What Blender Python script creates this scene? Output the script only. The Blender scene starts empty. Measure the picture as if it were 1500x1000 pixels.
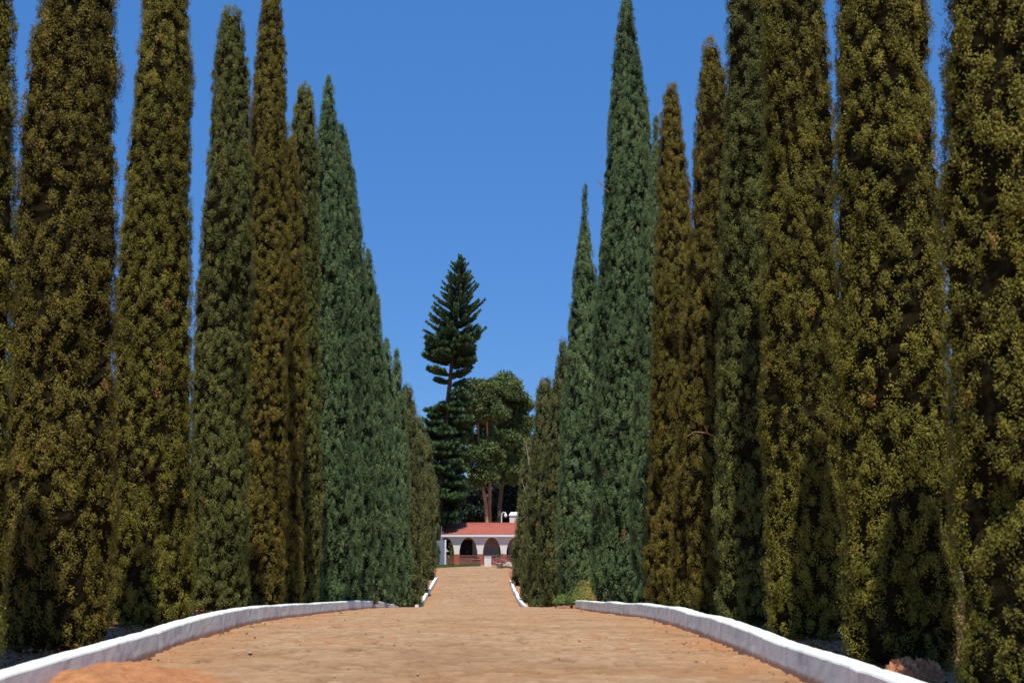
import bpy, bmesh, math, random
import numpy as np
from mathutils import Vector, Matrix

R = math.radians
scene = bpy.context.scene
COL = scene.collection
CAM = Vector((0.25, 0.0, 1.0))          # camera: the road's middle line is x = 0, its level at the camera z = 0
F = 2083.0                              # focal length in photo pixels (1500 wide)
PITCH = math.atan2(782 - 500, F)
YAW = math.atan2(750 - 697, F)          # turned a little to the right of the road's direction

# ---------------------------------------------------------------- camera
cam_d = bpy.data.cameras.new('camera')
cam = bpy.data.objects.new('camera', cam_d)
COL.objects.link(cam)
fwd = Vector((math.sin(YAW) * math.cos(PITCH), math.cos(YAW) * math.cos(PITCH), math.sin(PITCH)))
right = Vector((math.cos(YAW), -math.sin(YAW), 0))
up = right.cross(fwd)
M = Matrix((right, up, -fwd)).transposed().to_4x4()
M.translation = CAM
cam.matrix_world = M
cam_d.sensor_width = 36
cam_d.lens = 36 * F / 1500
cam_d.clip_end = 6000
cam_d.dof.use_dof = True
cam_d.dof.focus_distance = 58
cam_d.dof.aperture_fstop = 4.5
scene.camera = cam


def ray(u, v):
    return (fwd + right * ((u - 750) / F) + up * ((500 - v) / F))


def at(u, v, y):
    """world point seen at photo pixel (u, v), standing at distance y along the road"""
    r = ray(u, v)
    return CAM + r * ((y - CAM.y) / r.y)


def on_x(u, v, x):
    r = ray(u, v)
    return CAM + r * ((x - CAM.x) / r.x)


# ---------------------------------------------------------------- ground profile along the road
PY = np.array([-40, 0, 8, 14, 17, 19, 21.5, 27.5, 33, 40, 46, 52, 60, 70, 80, 91, 100, 115, 133, 145, 4000.0])
PZ = np.array([-0.15, -0.15, -0.15, -0.155, -0.17, -0.20, -0.26, -0.50, -0.73, -1.02, -1.30, -1.63, -2.15, -2.75, -3.15, -3.30, -3.09, -2.50, -1.92, -1.86, -1.86])
_m = np.gradient(PZ, PY)


def zr(y):
    y = np.asarray(y, float)
    i = np.clip(np.searchsorted(PY, y) - 1, 0, len(PY) - 2)
    h = PY[i + 1] - PY[i]
    t = (y - PY[i]) / h
    return ((2 * t**3 - 3 * t**2 + 1) * PZ[i] + (t**3 - 2 * t**2 + t) * h * _m[i]
            + (-2 * t**3 + 3 * t**2) * PZ[i + 1] + (t**3 - t**2) * h * _m[i + 1])


# ---------------------------------------------------------------- noise
def _hash(i, j, k, s=0):
    n = (i.astype(np.int64) * 374761393 + j.astype(np.int64) * 668265263 + k.astype(np.int64) * 2147483647 + s * 974711) & 0xFFFFFFFF
    n = ((n ^ (n >> 13)) * 1274126177) & 0xFFFFFFFF
    n = ((n ^ (n >> 16)) * 2246822519) & 0xFFFFFFFF
    return ((n ^ (n >> 15)) & 0xFFFFFF) / float(0xFFFFFF)


def noise3(p, s=0):
    """value noise, -1..1"""
    f = np.floor(p)
    t = p - f
    t = t * t * (3 - 2 * t)
    i, j, k = f[:, 0], f[:, 1], f[:, 2]
    out = 0
    for a in (0, 1):
        for b in (0, 1):
            for c in (0, 1):
                w = (t[:, 0] if a else 1 - t[:, 0]) * (t[:, 1] if b else 1 - t[:, 1]) * (t[:, 2] if c else 1 - t[:, 2])
                out = out + w * _hash(i + a, j + b, k + c, s)
    return out * 2 - 1


# ---------------------------------------------------------------- materials
def mat(name, rough=0.8, spec=0.3):
    m = bpy.data.materials.new(name)
    m.use_nodes = True
    nt = m.node_tree
    b = nt.nodes['Principled BSDF']
    b.inputs['Roughness'].default_value = rough
    b.inputs['Specular IOR Level'].default_value = spec
    return m, nt, b


def node(nt, t, **kw):
    n = nt.nodes.new(t)
    for k, v in kw.items():
        if k in n.inputs.keys():
            n.inputs[k].default_value = v
        else:
            setattr(n, k, v)
    return n


def ramp(nt, fac, stops):
    r = nt.nodes.new('ShaderNodeValToRGB')
    e = r.color_ramp.elements
    while len(e) < len(stops):
        e.new(0.5)
    for k, (p, c) in enumerate(stops):
        e[k].position = p
        e[k].color = (*c, 1)
    nt.links.new(fac, r.inputs[0])
    return r.outputs['Color']


def mixc(nt, fac, a, b, mode='MIX'):
    m = nt.nodes.new('ShaderNodeMix')
    m.data_type = 'RGBA'
    m.blend_type = mode
    for s, v in (('Factor', fac), ('A', a), ('B', b)):
        sock = [i for i in m.inputs if i.name == s and (i.type == 'RGBA' or s == 'Factor' and i.type == 'VALUE')][0]
        if isinstance(v, (int, float)):
            sock.default_value = v
        elif isinstance(v, tuple):
            sock.default_value = (*v, 1)
        else:
            nt.links.new(v, sock)
    return [o for o in m.outputs if o.type == 'RGBA'][0]


def tex_noise(nt, scale, detail=4, rough=0.6, coord='Object', vec_scale=None):
    tc = nt.nodes.new('ShaderNodeTexCoord')
    n = node(nt, 'ShaderNodeTexNoise', Scale=scale, Detail=detail, Roughness=rough)
    if vec_scale:
        mp = nt.nodes.new('ShaderNodeMapping')
        mp.inputs['Scale'].default_value = vec_scale
        nt.links.new(tc.outputs[coord], mp.inputs[0])
        nt.links.new(mp.outputs[0], n.inputs['Vector'])
    else:
        nt.links.new(tc.outputs[coord], n.inputs['Vector'])
    return n.outputs['Fac']


def bump(nt, b, h, strength=0.4, dist=0.02):
    n = node(nt, 'ShaderNodeBump', Strength=strength, Distance=dist)
    nt.links.new(h, n.inputs['Height'])
    nt.links.new(n.outputs[0], b.inputs['Normal'])


def foliage_mat(name, stops, trans=0.25, rough=0.6):
    """leaf colour by the 'tint' each clump and leaf carries; a little light comes through the leaf"""
    m, nt, b = mat(name, rough, 0.25)
    a = node(nt, 'ShaderNodeAttribute', attribute_name='tint')
    oi = nt.nodes.new('ShaderNodeObjectInfo')
    c = ramp(nt, a.outputs['Fac'], stops)
    hs = nt.nodes.new('ShaderNodeHueSaturation')
    mr = node(nt, 'ShaderNodeMapRange')
    mr.inputs['To Min'].default_value = 0.93
    mr.inputs['To Max'].default_value = 1.07
    nt.links.new(oi.outputs['Random'], mr.inputs['Value'])
    nt.links.new(mr.outputs[0], hs.inputs['Value'])
    nt.links.new(c, hs.inputs['Color'])
    nt.links.new(hs.outputs[0], b.inputs['Base Color'])
    tr = nt.nodes.new('ShaderNodeBsdfTranslucent')
    nt.links.new(hs.outputs[0], tr.inputs['Color'])
    mx = nt.nodes.new('ShaderNodeMixShader')
    mx.inputs[0].default_value = trans
    nt.links.new(b.outputs[0], mx.inputs[1])
    nt.links.new(tr.outputs[0], mx.inputs[2])
    nt.links.new(mx.outputs[0], nt.nodes['Material Output'].inputs['Surface'])
    return m


def plain(name, col, rough=0.8, var=0.15, scale=3, bmp=0.0, bscale=30, spec=0.3, stain=None):
    m, nt, b = mat(name, rough, spec)
    n = tex_noise(nt, scale, 5)
    lo = tuple(c * (1 - var) for c in col)
    hi = tuple(min(1, c * (1 + var)) for c in col)
    c = ramp(nt, n, [(0.3, lo), (0.7, hi)])
    if stain:
        n2 = tex_noise(nt, scale * 0.45, 6, 0.7)
        f = ramp(nt, n2, [(0.5, (0, 0, 0)), (0.72, (1, 1, 1))])
        c = mixc(nt, f, c, stain)
    nt.links.new(c, b.inputs['Base Color'])
    if bmp:
        bump(nt, b, tex_noise(nt, bscale, 4), bmp, 0.02)
    return m


BROWN = (0.13, 0.055, 0.020)
G_OLIVE = foliage_mat('olive_foliage', [(0.0, (0.101, 0.089, 0.011)), (0.45, (0.221, 0.203, 0.024)), (0.85, (0.371, 0.320, 0.045)), (0.96, (0.382, 0.265, 0.048)), (1.0, (0.483, 0.221, 0.072))])
G_BRONZE = foliage_mat('bronze_foliage', [(0.0, (0.099, 0.075, 0.011)), (0.45, (0.214, 0.178, 0.024)), (0.85, (0.348, 0.274, 0.042)), (0.96, (0.379, 0.229, 0.045)), (1.0, (0.437, 0.205, 0.065))])
G_MOSS = foliage_mat('moss_foliage', [(0.0, (0.079, 0.087, 0.019)), (0.45, (0.177, 0.194, 0.041)), (0.85, (0.291, 0.291, 0.066)), (0.97, (0.322, 0.259, 0.064)), (1.0, (0.474, 0.216, 0.072))])
G_GREEN = foliage_mat('blue_green_foliage', [(0.0, (0.074, 0.112, 0.043)), (0.45, (0.154, 0.236, 0.085)), (0.9, (0.272, 0.358, 0.131)), (0.985, (0.298, 0.380, 0.131)), (1.0, (0.619, 0.223, 0.082))])
G_FAR = foliage_mat('far_olive_foliage', [(0.0, (0.079, 0.091, 0.026)), (0.45, (0.161, 0.177, 0.049)), (0.9, (0.265, 0.256, 0.080)), (1.0, (0.392, 0.241, 0.095))])
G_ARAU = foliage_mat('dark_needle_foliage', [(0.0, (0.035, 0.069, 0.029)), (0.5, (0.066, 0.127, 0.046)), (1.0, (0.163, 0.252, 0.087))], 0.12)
G_EUC = foliage_mat('gum_leaf_foliage', [(0.0, (0.067, 0.104, 0.036)), (0.5, (0.138, 0.196, 0.057)), (1.0, (0.289, 0.316, 0.101))], 0.25)
G_DARK = foliage_mat('dark_leaf_foliage', [(0.0, (0.014, 0.026, 0.019)), (0.5, (0.026, 0.046, 0.031)), (1.0, (0.058, 0.084, 0.053))], 0.15)
G_VINE = foliage_mat('yellow_vine_foliage', [(0.0, (0.12, 0.16, 0.03)), (1.0, (0.40, 0.42, 0.06))], 0.3)
G_SHRUB = foliage_mat('green_shrub_foliage', [(0.0, (0.05, 0.09, 0.02)), (1.0, (0.18, 0.21, 0.05))], 0.25)
G_PINK = foliage_mat('pink_petals', [(0.0, (0.62, 0.12, 0.20)), (0.6, (0.75, 0.30, 0.36)), (1.0, (0.82, 0.55, 0.55))], 0.25)
G_COVER = foliage_mat('succulent_foliage', [(0.0, (0.06, 0.13, 0.03)), (0.35, (0.20, 0.24, 0.05)), (0.6, (0.50, 0.30, 0.06)), (1.0, (0.52, 0.15, 0.06))], 0.25)
G_PINKLEAF = foliage_mat('dry_pink_leaves', [(0.0, (0.45, 0.15, 0.06)), (1.0, (0.85, 0.42, 0.20))], 0.25)
G_GRASS = foliage_mat('lawn_blades', [(0.0, (0.06, 0.12, 0.03)), (1.0, (0.16, 0.24, 0.06))], 0.25)
M_CORE = plain('shaded_twigs', (0.016, 0.013, 0.006), 1.0, 0.4, 12, spec=0.0)  # darker than real twigs: the crown's inner shade is in the colour
M_CORE_G = plain('shaded_green_twigs', (0.012, 0.018, 0.010), 1.0, 0.4, 12, spec=0.0)  # same for the greener crowns, inner shade painted in
M_BARK = plain('cypress_bark', (0.16, 0.10, 0.065), 0.95, 0.35, 9, 0.6, 40)
M_BARK_A = plain('araucaria_bark', (0.12, 0.075, 0.055), 0.95, 0.35, 3, 0.6, 12)
M_BARK_E = plain('gum_bark', (0.42, 0.20, 0.105), 0.85, 0.35, 0.9, 0.3, 6)
M_TWIG = plain('dead_twig', (0.30, 0.17, 0.085), 0.9, 0.25, 12)
M_TWIG_G = plain('bare_grey_twig', (0.36, 0.31, 0.22), 0.9, 0.25, 12)
M_WHITE = plain('white_plaster', (0.78, 0.75, 0.66), 0.85, 0.05, 0.8, 0.2, 20, stain=(0.62, 0.56, 0.47))
M_CREAM = plain('cream_plaster', (0.66, 0.58, 0.48), 0.85, 0.06, 0.8, 0.2, 20)
M_GREY = plain('shaded_grey_plaster', (0.20, 0.22, 0.27), 0.85, 0.06, 0.8)  # grey wall, its bluish shade mixed into the colour
M_DOOR = plain('dark_timber', (0.035, 0.022, 0.018), 0.6, 0.3, 4)
M_PAINT = plain('white_metal', (0.78, 0.78, 0.77), 0.45, 0.04, 3)
M_REDPAINT = plain('red_oxide_paint', (0.36, 0.12, 0.07), 0.7, 0.15, 3)
M_TERRA = plain('terracotta_pot', (0.42, 0.19, 0.10), 0.85, 0.15, 4)
M_ROCK = plain('pale_rock', (0.42, 0.34, 0.27), 0.95, 0.25, 4, 0.6, 9)
M_SAND = plain('orange_sand', (0.45, 0.200, 0.085), 0.97, 0.22, 9, 0.9, 45, 0.15, stain=(0.36, 0.15, 0.062))
M_HILL = plain('far_scrub', (0.13, 0.14, 0.15), 1.0, 0.2, 0.01)


def brick_mat():
    m, nt, b = mat('shaded_red_brick', 0.9, 0.2)
    tc = nt.nodes.new('ShaderNodeTexCoord')
    mp = nt.nodes.new('ShaderNodeMapping')
    mp.inputs['Rotation'].default_value = (R(90), 0, 0)
    br = node(nt, 'ShaderNodeTexBrick', Scale=1.0)
    br.inputs['Brick Width'].default_value = 0.26
    br.inputs['Row Height'].default_value = 0.085
    br.inputs['Mortar Size'].default_value = 0.012
    br.inputs['Color1'].default_value = (0.22, 0.075, 0.045, 1)  # brick reds darkened to carry the shade on the parapet
    br.inputs['Color2'].default_value = (0.14, 0.055, 0.036, 1)
    br.inputs['Mortar'].default_value = (0.20, 0.15, 0.12, 1)
    nt.links.new(tc.outputs['Object'], mp.inputs[0])
    nt.links.new(mp.outputs[0], br.inputs['Vector'])
    nt.links.new(br.outputs['Color'], b.inputs['Base Color'])
    return m


M_BRICK = brick_mat()


def roof_mat():
    m, nt, b = mat('red_roof_tile', 0.8, 0.25)
    n = tex_noise(nt, 1.2, 6, 0.7)
    n2 = tex_noise(nt, 4.0, 3, 0.6, vec_scale=(0.15, 3, 3))
    c = ramp(nt, n, [(0.3, (0.33, 0.085, 0.050)), (0.7, (0.45, 0.130, 0.085))])
    c = mixc(nt, 0.45, c, ramp(nt, n2, [(0.35, (0.26, 0.07, 0.045)), (0.65, (0.48, 0.16, 0.11))]))
    nt.links.new(c, b.inputs['Base Color'])
    return m


M_ROOF = roof_mat()


def kerb_mat():
    m, nt, b = mat('whitewashed_concrete', 0.9, 0.2)
    n = tex_noise(nt, 5, 6, 0.7)
    c = ramp(nt, n, [(0.3, (0.76, 0.80, 0.69)), (0.6, (0.83, 0.86, 0.76))])
    wear = ramp(nt, tex_noise(nt, 2.2, 7, 0.75), [(0.50, (0, 0, 0)), (0.66, (1, 1, 1))])
    c = mixc(nt, wear, c, (0.60, 0.58, 0.55))
    # red dust splashed along the foot of the kerb ('foot' = height above the road)
    a = node(nt, 'ShaderNodeAttribute', attribute_name='foot')
    ad = node(nt, 'ShaderNodeMath', operation='MULTIPLY_ADD')
    ad.inputs[1].default_value = 0.10
    nt.links.new(tex_noise(nt, 6, 5, 0.7), ad.inputs[0])
    sub = node(nt, 'ShaderNodeMath', operation='MULTIPLY')
    sub.inputs[1].default_value = -1
    nt.links.new(a.outputs['Fac'], sub.inputs[0])
    nt.links.new(sub.outputs[0], ad.inputs[2])
    d = ramp(nt, ad.outputs[0], [(0.01, (0, 0, 0)), (0.055, (1, 1, 1))])
    c = mixc(nt, d, c, (0.52, 0.36, 0.22))
    nt.links.new(c, b.inputs['Base Color'])
    bump(nt, b, tex_noise(nt, 35, 5), 0.35, 0.012)
    return m


M_KERB = kerb_mat()


def road_mat():
    m, nt, b = mat('stone_paving', 0.93, 0.15)
    a = node(nt, 'ShaderNodeAttribute', attribute_name='tint')
    j = node(nt, 'ShaderNodeAttribute', attribute_name='joint')
    e = node(nt, 'ShaderNodeAttribute', attribute_name='dust')
    c = ramp(nt, a.outputs['Fac'], [(0.0, (0.254, 0.134, 0.065)), (0.3, (0.372, 0.216, 0.110)), (0.6, (0.426, 0.265, 0.145)), (0.8, (0.526, 0.359, 0.213)), (0.88, (0.417, 0.245, 0.127)), (1.0, (0.454, 0.192, 0.089))])
    n = tex_noise(nt, 7, 7, 0.75)
    c = mixc(nt, 0.5, c, ramp(nt, n, [(0.3, (0.282, 0.159, 0.082)), (0.5, (0.381, 0.236, 0.123)), (0.72, (0.491, 0.334, 0.198))]))
    c = mixc(nt, j.outputs['Fac'], c, (0.182, 0.094, 0.046))
    f = node(nt, 'ShaderNodeMath', operation='MULTIPLY')
    nt.links.new(e.outputs['Fac'], f.inputs[0])
    nt.links.new(ramp(nt, tex_noise(nt, 1.3, 6, 0.7), [(0.35, (0, 0, 0)), (0.6, (1, 1, 1))]), f.inputs[1])
    c = mixc(nt, f.outputs[0], c, (0.436, 0.196, 0.075))
    sp = ramp(nt, tex_noise(nt, 26, 4, 0.7), [(0.66, (0, 0, 0)), (0.74, (1, 1, 1))])
    c = mixc(nt, sp, c, (0.200, 0.107, 0.056))
    nt.links.new(c, b.inputs['Base Color'])
    bump(nt, b, tex_noise(nt, 28, 7, 0.75), 0.9, 0.02)
    return m


M_ROAD = road_mat()


def soil_mat():
    m, nt, b = mat('red_earth', 0.97, 0.1)
    n = tex_noise(nt, 2.5, 7, 0.7)
    c = ramp(nt, n, [(0.3, (0.36, 0.135, 0.075)), (0.5, (0.47, 0.20, 0.12)), (0.7, (0.55, 0.27, 0.17))])
    g = ramp(nt, tex_noise(nt, 0.05, 4, 0.6), [(0.45, (0, 0, 0)), (0.6, (1, 1, 1))])
    c = mixc(nt, g, c, (0.30, 0.20, 0.10))
    nt.links.new(c, b.inputs['Base Color'])
    bump(nt, b, tex_noise(nt, 14, 7, 0.75), 0.8, 0.06)
    return m


M_SOIL = soil_mat()


# ---------------------------------------------------------------- object helpers
def link(name, me, m=None, parent=None):
    o = bpy.data.objects.new(name, me)
    COL.objects.link(o)
    if m is not None:
        for k in (m if isinstance(m, (list, tuple)) else [m]):
            me.materials.append(k)
    if parent is not None:
        o.parent = parent
    return o


def tag(o, label=None, cat=None, group=None, kind=None):
    for k, v in (('label', label), ('category', cat), ('group', group), ('kind', kind)):
        if v:
            o[k] = v
    return o


def empty(name, loc, label, cat, group=None):
    o = bpy.data.objects.new(name, None)
    o.empty_display_size = 0.2
    o.location = loc
    COL.objects.link(o)
    return tag(o, label, cat, group)


def np_mesh(name, verts, quads, attrs=None, mat_idx=None, smooth=False):
    me = bpy.data.meshes.new(name)
    nv, nq = len(verts), len(quads)
    k = quads.shape[1]
    me.vertices.add(nv)
    me.vertices.foreach_set('co', np.ascontiguousarray(verts, np.float32).ravel())
    me.loops.add(nq * k)
    me.loops.foreach_set('vertex_index', np.ascontiguousarray(quads, np.int32).ravel())
    me.polygons.add(nq)
    me.polygons.foreach_set('loop_start', np.arange(0, nq * k, k, dtype=np.int32))
    if mat_idx is not None:
        me.polygons.foreach_set('material_index', np.ascontiguousarray(mat_idx, np.int32))
    for an, av in (attrs or {}).items():
        at_ = me.attributes.new(an, 'FLOAT', 'POINT')
        at_.data.foreach_set('value', np.ascontiguousarray(av, np.float32))
    me.update(calc_edges=True)
    me.polygons.foreach_set('use_smooth', np.full(nq, smooth, dtype=bool))
    return me


def unit(a):
    return a / np.maximum(np.linalg.norm(a, axis=1, keepdims=True), 1e-9)


def leaf_quads(rng, base, tip, width, wide=0.45):
    """one rhombic leaf per row: base, right, tip, left"""
    d = tip - base
    s = unit(np.cross(unit(d), unit(rng.normal(size=d.shape))))
    mid = base + d * wide
    w = width[:, None] * 0.5
    v = np.stack([base, mid + s * w, tip, mid - s * w], 1).reshape(-1, 3)
    q = np.arange(len(v)).reshape(-1, 4)
    return v, q


def leaf_faced(base, d, nrm, length, width, wide=0.5):
    """rhombic leaves whose blades face along nrm"""
    d = unit(d - (d * nrm).sum(1, keepdims=True) * nrm)
    s = np.cross(d, nrm)
    tip = base + d * length[:, None]
    mid = base + d * (length * wide)[:, None]
    w = width[:, None] * 0.5
    v = np.stack([base, mid + s * w, tip, mid - s * w], 1).reshape(-1, 3)
    return v, np.arange(len(v)).reshape(-1, 4)


def tube(pts, rad, n=8, cap=True):
    """bent tapering tube; returns verts, quads"""
    pts = [Vector(p) for p in pts]
    vs, qs = [], []
    for i, p in enumerate(pts):
        t = (pts[min(i + 1, len(pts) - 1)] - pts[max(i - 1, 0)]).normalized()
        a = t.orthogonal().normalized() if i == 0 else (a - t * a.dot(t)).normalized()
        b = t.cross(a)
        for k in range(n):
            w = 2 * math.pi * k / n
            vs.append(p + (a * math.cos(w) + b * math.sin(w)) * rad[i])
    for i in range(len(pts) - 1):
        for k in range(n):
            qs.append((i * n + k, i * n + (k + 1) % n, (i + 1) * n + (k + 1) % n, (i + 1) * n + k))
    return np.array([tuple(v) for v in vs]), np.array(qs)


class Parts:
    """collects verts/quads of several pieces into one mesh"""
    def __init__(s):
        s.v, s.q, s.t, s.m, s.n = [], [], [], [], 0

    def add(s, v, q, tint=0.5, mi=0):
        s.v.append(np.asarray(v, float))
        s.q.append(np.asarray(q) + s.n)
        s.t.append(np.full(len(v), tint) if np.isscalar(tint) else tint)
        s.m.append(np.full(len(q), mi))
        s.n += len(v)

    def mesh(s, name, smooth=False):
        return np_mesh(name, np.concatenate(s.v), np.concatenate(s.q), {'tint': np.concatenate(s.t)}, np.concatenate(s.m), smooth)


def box(bm, x0, x1, y0, y1, z0, z1, bev=0.0):
    vs = [bm.verts.new((x, y, z)) for z in (z0, z1) for y in (y0, y1) for x in (x0, x1)]
    fs = [bm.faces.new([vs[i] for i in f]) for f in ((0, 2, 3, 1), (4, 5, 7, 6), (0, 1, 5, 4), (2, 6, 7, 3), (0, 4, 6, 2), (1, 3, 7, 5))]
    if bev:
        es = list({e for f in fs for e in f.edges})
        bmesh.ops.bevel(bm, geom=es, offset=bev, segments=2, affect='EDGES')


def boxes(name, lst, m, parent=None, bev=0.0):
    bm = bmesh.new()
    for b in lst:
        box(bm, *b, bev=bev)
    me = bpy.data.meshes.new(name)
    bm.to_mesh(me)
    bm.free()
    return link(name, me, m, parent)


def grid_mesh(name, X, Y, Z, attrs=None, smooth=True):
    ny, nx = X.shape
    idx = np.arange(ny * nx).reshape(ny, nx)
    q = np.stack([idx[:-1, :-1], idx[:-1, 1:], idx[1:, 1:], idx[1:, :-1]], -1).reshape(-1, 4)
    return np_mesh(name, np.stack([X, Y, Z], -1).reshape(-1, 3), q, {k: v.ravel() for k, v in (attrs or {}).items()}, None, smooth)


# ---------------------------------------------------------------- world and sun
SUN_EL, SUN_SIDE = 67.5, 0.5          # the sun stands high behind the camera, a touch to its right
w = bpy.data.worlds.new('World')
scene.world = w
w.use_nodes = True
wn = w.node_tree
bg = wn.nodes['Background']
sky = wn.nodes.new('ShaderNodeTexSky')
sky.sky_type = 'NISHITA'
sky.sun_disc = False
sky.sun_elevation = R(SUN_EL)
sky.sun_rotation = R(180 - SUN_SIDE)
sky.altitude = 1500
sky.air_density = 1.0
sky.dust_density = 0.0
sky.ozone_density = 10.0
# the deep clear blue of dry highland air: the sky texture toned towards one even blue
tone = mixc(wn, 0.67, sky.outputs[0], (0.32, 1.50, 4.30))
wn.links.new(tone, bg.inputs['Color'])
bg.inputs['Strength'].default_value = 0.148

sl = bpy.data.lights.new('sun', 'SUN')
sl.energy = 5.0
sl.angle = R(0.53)
sl.color = (1.0, 0.955, 0.89)
so = bpy.data.objects.new('sun', sl)
COL.objects.link(so)
sdir = Vector((math.sin(R(SUN_SIDE)) * math.cos(R(SUN_EL)), -math.cos(R(SUN_SIDE)) * math.cos(R(SUN_EL)), math.sin(R(SUN_EL))))
so.rotation_euler = (-sdir).to_track_quat('-Z', 'Y').to_euler()
so.location = sdir * 60

scene.view_settings.view_transform = 'Standard'
scene.view_settings.look = 'None'
scene.view_settings.exposure = 0.0
scene.view_settings.gamma = 1
scene.cycles.max_bounces = 6
scene.cycles.diffuse_bounces = 3
scene.cycles.transmission_bounces = 3
scene.cycles.transparent_max_bounces = 4


# ---------------------------------------------------------------- ground sheet
def side_rise(x):
    """earth behind the kerbs lies about kerb height above the road, dropping under the paving"""
    a = np.abs(x)
    return np.where(a < 3.06, -0.07, 0.06 + 0.06 * np.clip((a - 3.1) / 4, 0, 1))


gx = np.unique(np.concatenate([-np.geomspace(8, 2500, 28), np.geomspace(8, 2500, 28), np.arange(-8, 8.01, 0.25), [-3.05, -3.07, 3.05, 3.07]]))
gy = np.unique(np.concatenate([np.arange(-12, 60, 0.4), np.arange(60, 150, 1.0), np.geomspace(150, 3800, 26), [-40]]))
X, Y = np.meshgrid(gx, gy)
fade = np.clip((128 - Y) / 6, 0, 1)
Z = zr(Y) + np.where(Y < 134, side_rise(X) * fade - 0.07 * (1 - fade), 0)
P = np.stack([X.ravel(), Y.ravel(), np.zeros(X.size)], 1)
rough = (noise3(P * 1.1, 3) * 0.035 + noise3(P * 2.0, 4) * 0.02).reshape(X.shape)
Z = Z + np.where((np.abs(X) > 3.2) & (np.abs(X) < 60) & (Y < 128), rough, 0)
ground = link('ground', grid_mesh('ground', X, Y, Z), M_SOIL)
tag(ground, kind='structure')

# ---------------------------------------------------------------- paved road: every stone lies a little differently
ry = np.concatenate([np.arange(-6, 8.5, 0.25), np.arange(8.5, 24, 0.03), np.arange(24, 50, 0.06), np.arange(50, 84, 0.5), np.arange(84, 134.2, 0.16)])
rx = np.linspace(-3.04, 3.04, 190)
X, Y = np.meshgrid(rx, ry)
flare = np.clip((Y - 100) / 18, 0, 1)
X = X * (1 + 0.55 * flare * flare)
rng = np.random.default_rng(5)


def cells(X, Y, sx, sy, seed):
    j = np.floor(Y / sy)
    best = np.full(X.shape, 9e9)
    sec = np.full(X.shape, 9e9)
    cid = np.zeros(X.shape)
    for dj in (-1, 0, 1):
        jj = j + dj
        off = _hash(jj, jj * 0, jj * 0 + 7, seed)
        i = np.floor(X / sx - off)
        for di in (-1, 0, 1):
            ii = i + di
            h1 = _hash(ii, jj, ii * 0 + 1, seed)
            h2 = _hash(ii, jj, ii * 0 + 2, seed)
            cx = (ii + off + 0.5 + (h1 - 0.5) * 0.7) * sx
            cy = (jj + 0.5 + (h2 - 0.5) * 0.6) * sy
            d = np.sqrt(((X - cx) / sx * 0.8) ** 2 + ((Y - cy) / sy) ** 2)
            nb = d < best
            sec = np.where(nb, best, np.minimum(sec, d))
            cid = np.where(nb, _hash(ii, jj, ii * 0 + 3, seed), cid)
            best = np.where(nb, d, best)
    return best, sec, cid


XY = np.stack([X.ravel(), Y.ravel(), 0 * X.ravel()], 1)


def n2(fx, fy, sd):
    return noise3(XY * np.array([fx, fy, 1.0]), sd).reshape(X.shape)


wob = n2(5, 5, 9) * 0.05 + n2(1.3, 1.3, 8) * 0.16
f1, f2, cid = cells(X + wob, Y + wob * 0.7, 0.30, 0.20, 11)
g1, g2, gid = cells(X - wob, Y + wob, 0.13, 0.09, 37)
joint = 1 - np.clip((f2 - f1) / 0.20, 0, 1)
fill = n2(0.9, 0.9, 12)
gap = np.clip((n2(2.4, 3.0, 15) + 0.05) * 2.2, 0, 1)                     # most joints are silted up; some are open
pit = np.clip((n2(3.1, 4.2, 16) - 0.40) * 5, 0, 1) * np.clip((n2(9, 11, 18) + 0.1) * 3, 0, 1)
micro = n2(13, 13, 14) * 0.6 + n2(27, 27, 19) * 0.4
Z = (zr(Y) + (cid - 0.5) * 0.022 + (gid - 0.5) * 0.010 - joint * gap * 0.036 - pit * 0.045
     + n2(0.5, 0.45, 13) * 0.010 + micro * 0.011 - 0.004 * X * X)
joint = np.clip(joint * (0.15 + gap) + pit * 0.9, 0, 1)
dust = np.clip((np.abs(X) - 1.9) / 1.2, 0, 1) * 0.8 + np.clip(fill * 0.7 - 0.1, 0, 0.35) + np.clip((15 - Y) / 5, 0, 1) * np.clip((-0.9 - X) / 1.8, 0, 1) * 0.9
tint = np.clip(0.30 + (cid - 0.5) * 0.65 + (gid - 0.5) * 0.35 + n2(0.7, 1.1, 20) * 0.40 + n2(2.2, 3.5, 21) * 0.16 + micro * 0.10 + 0.16, 0, 1)
road = link('road', grid_mesh('road', X, Y, Z, {'tint': tint, 'joint': np.clip(joint * 0.85, 0, 1), 'dust': np.clip(dust, 0, 0.9)}), M_ROAD)
tag(road, kind='structure')

# ---------------------------------------------------------------- kerbs
KW, KH = 0.21, 0.20


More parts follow.
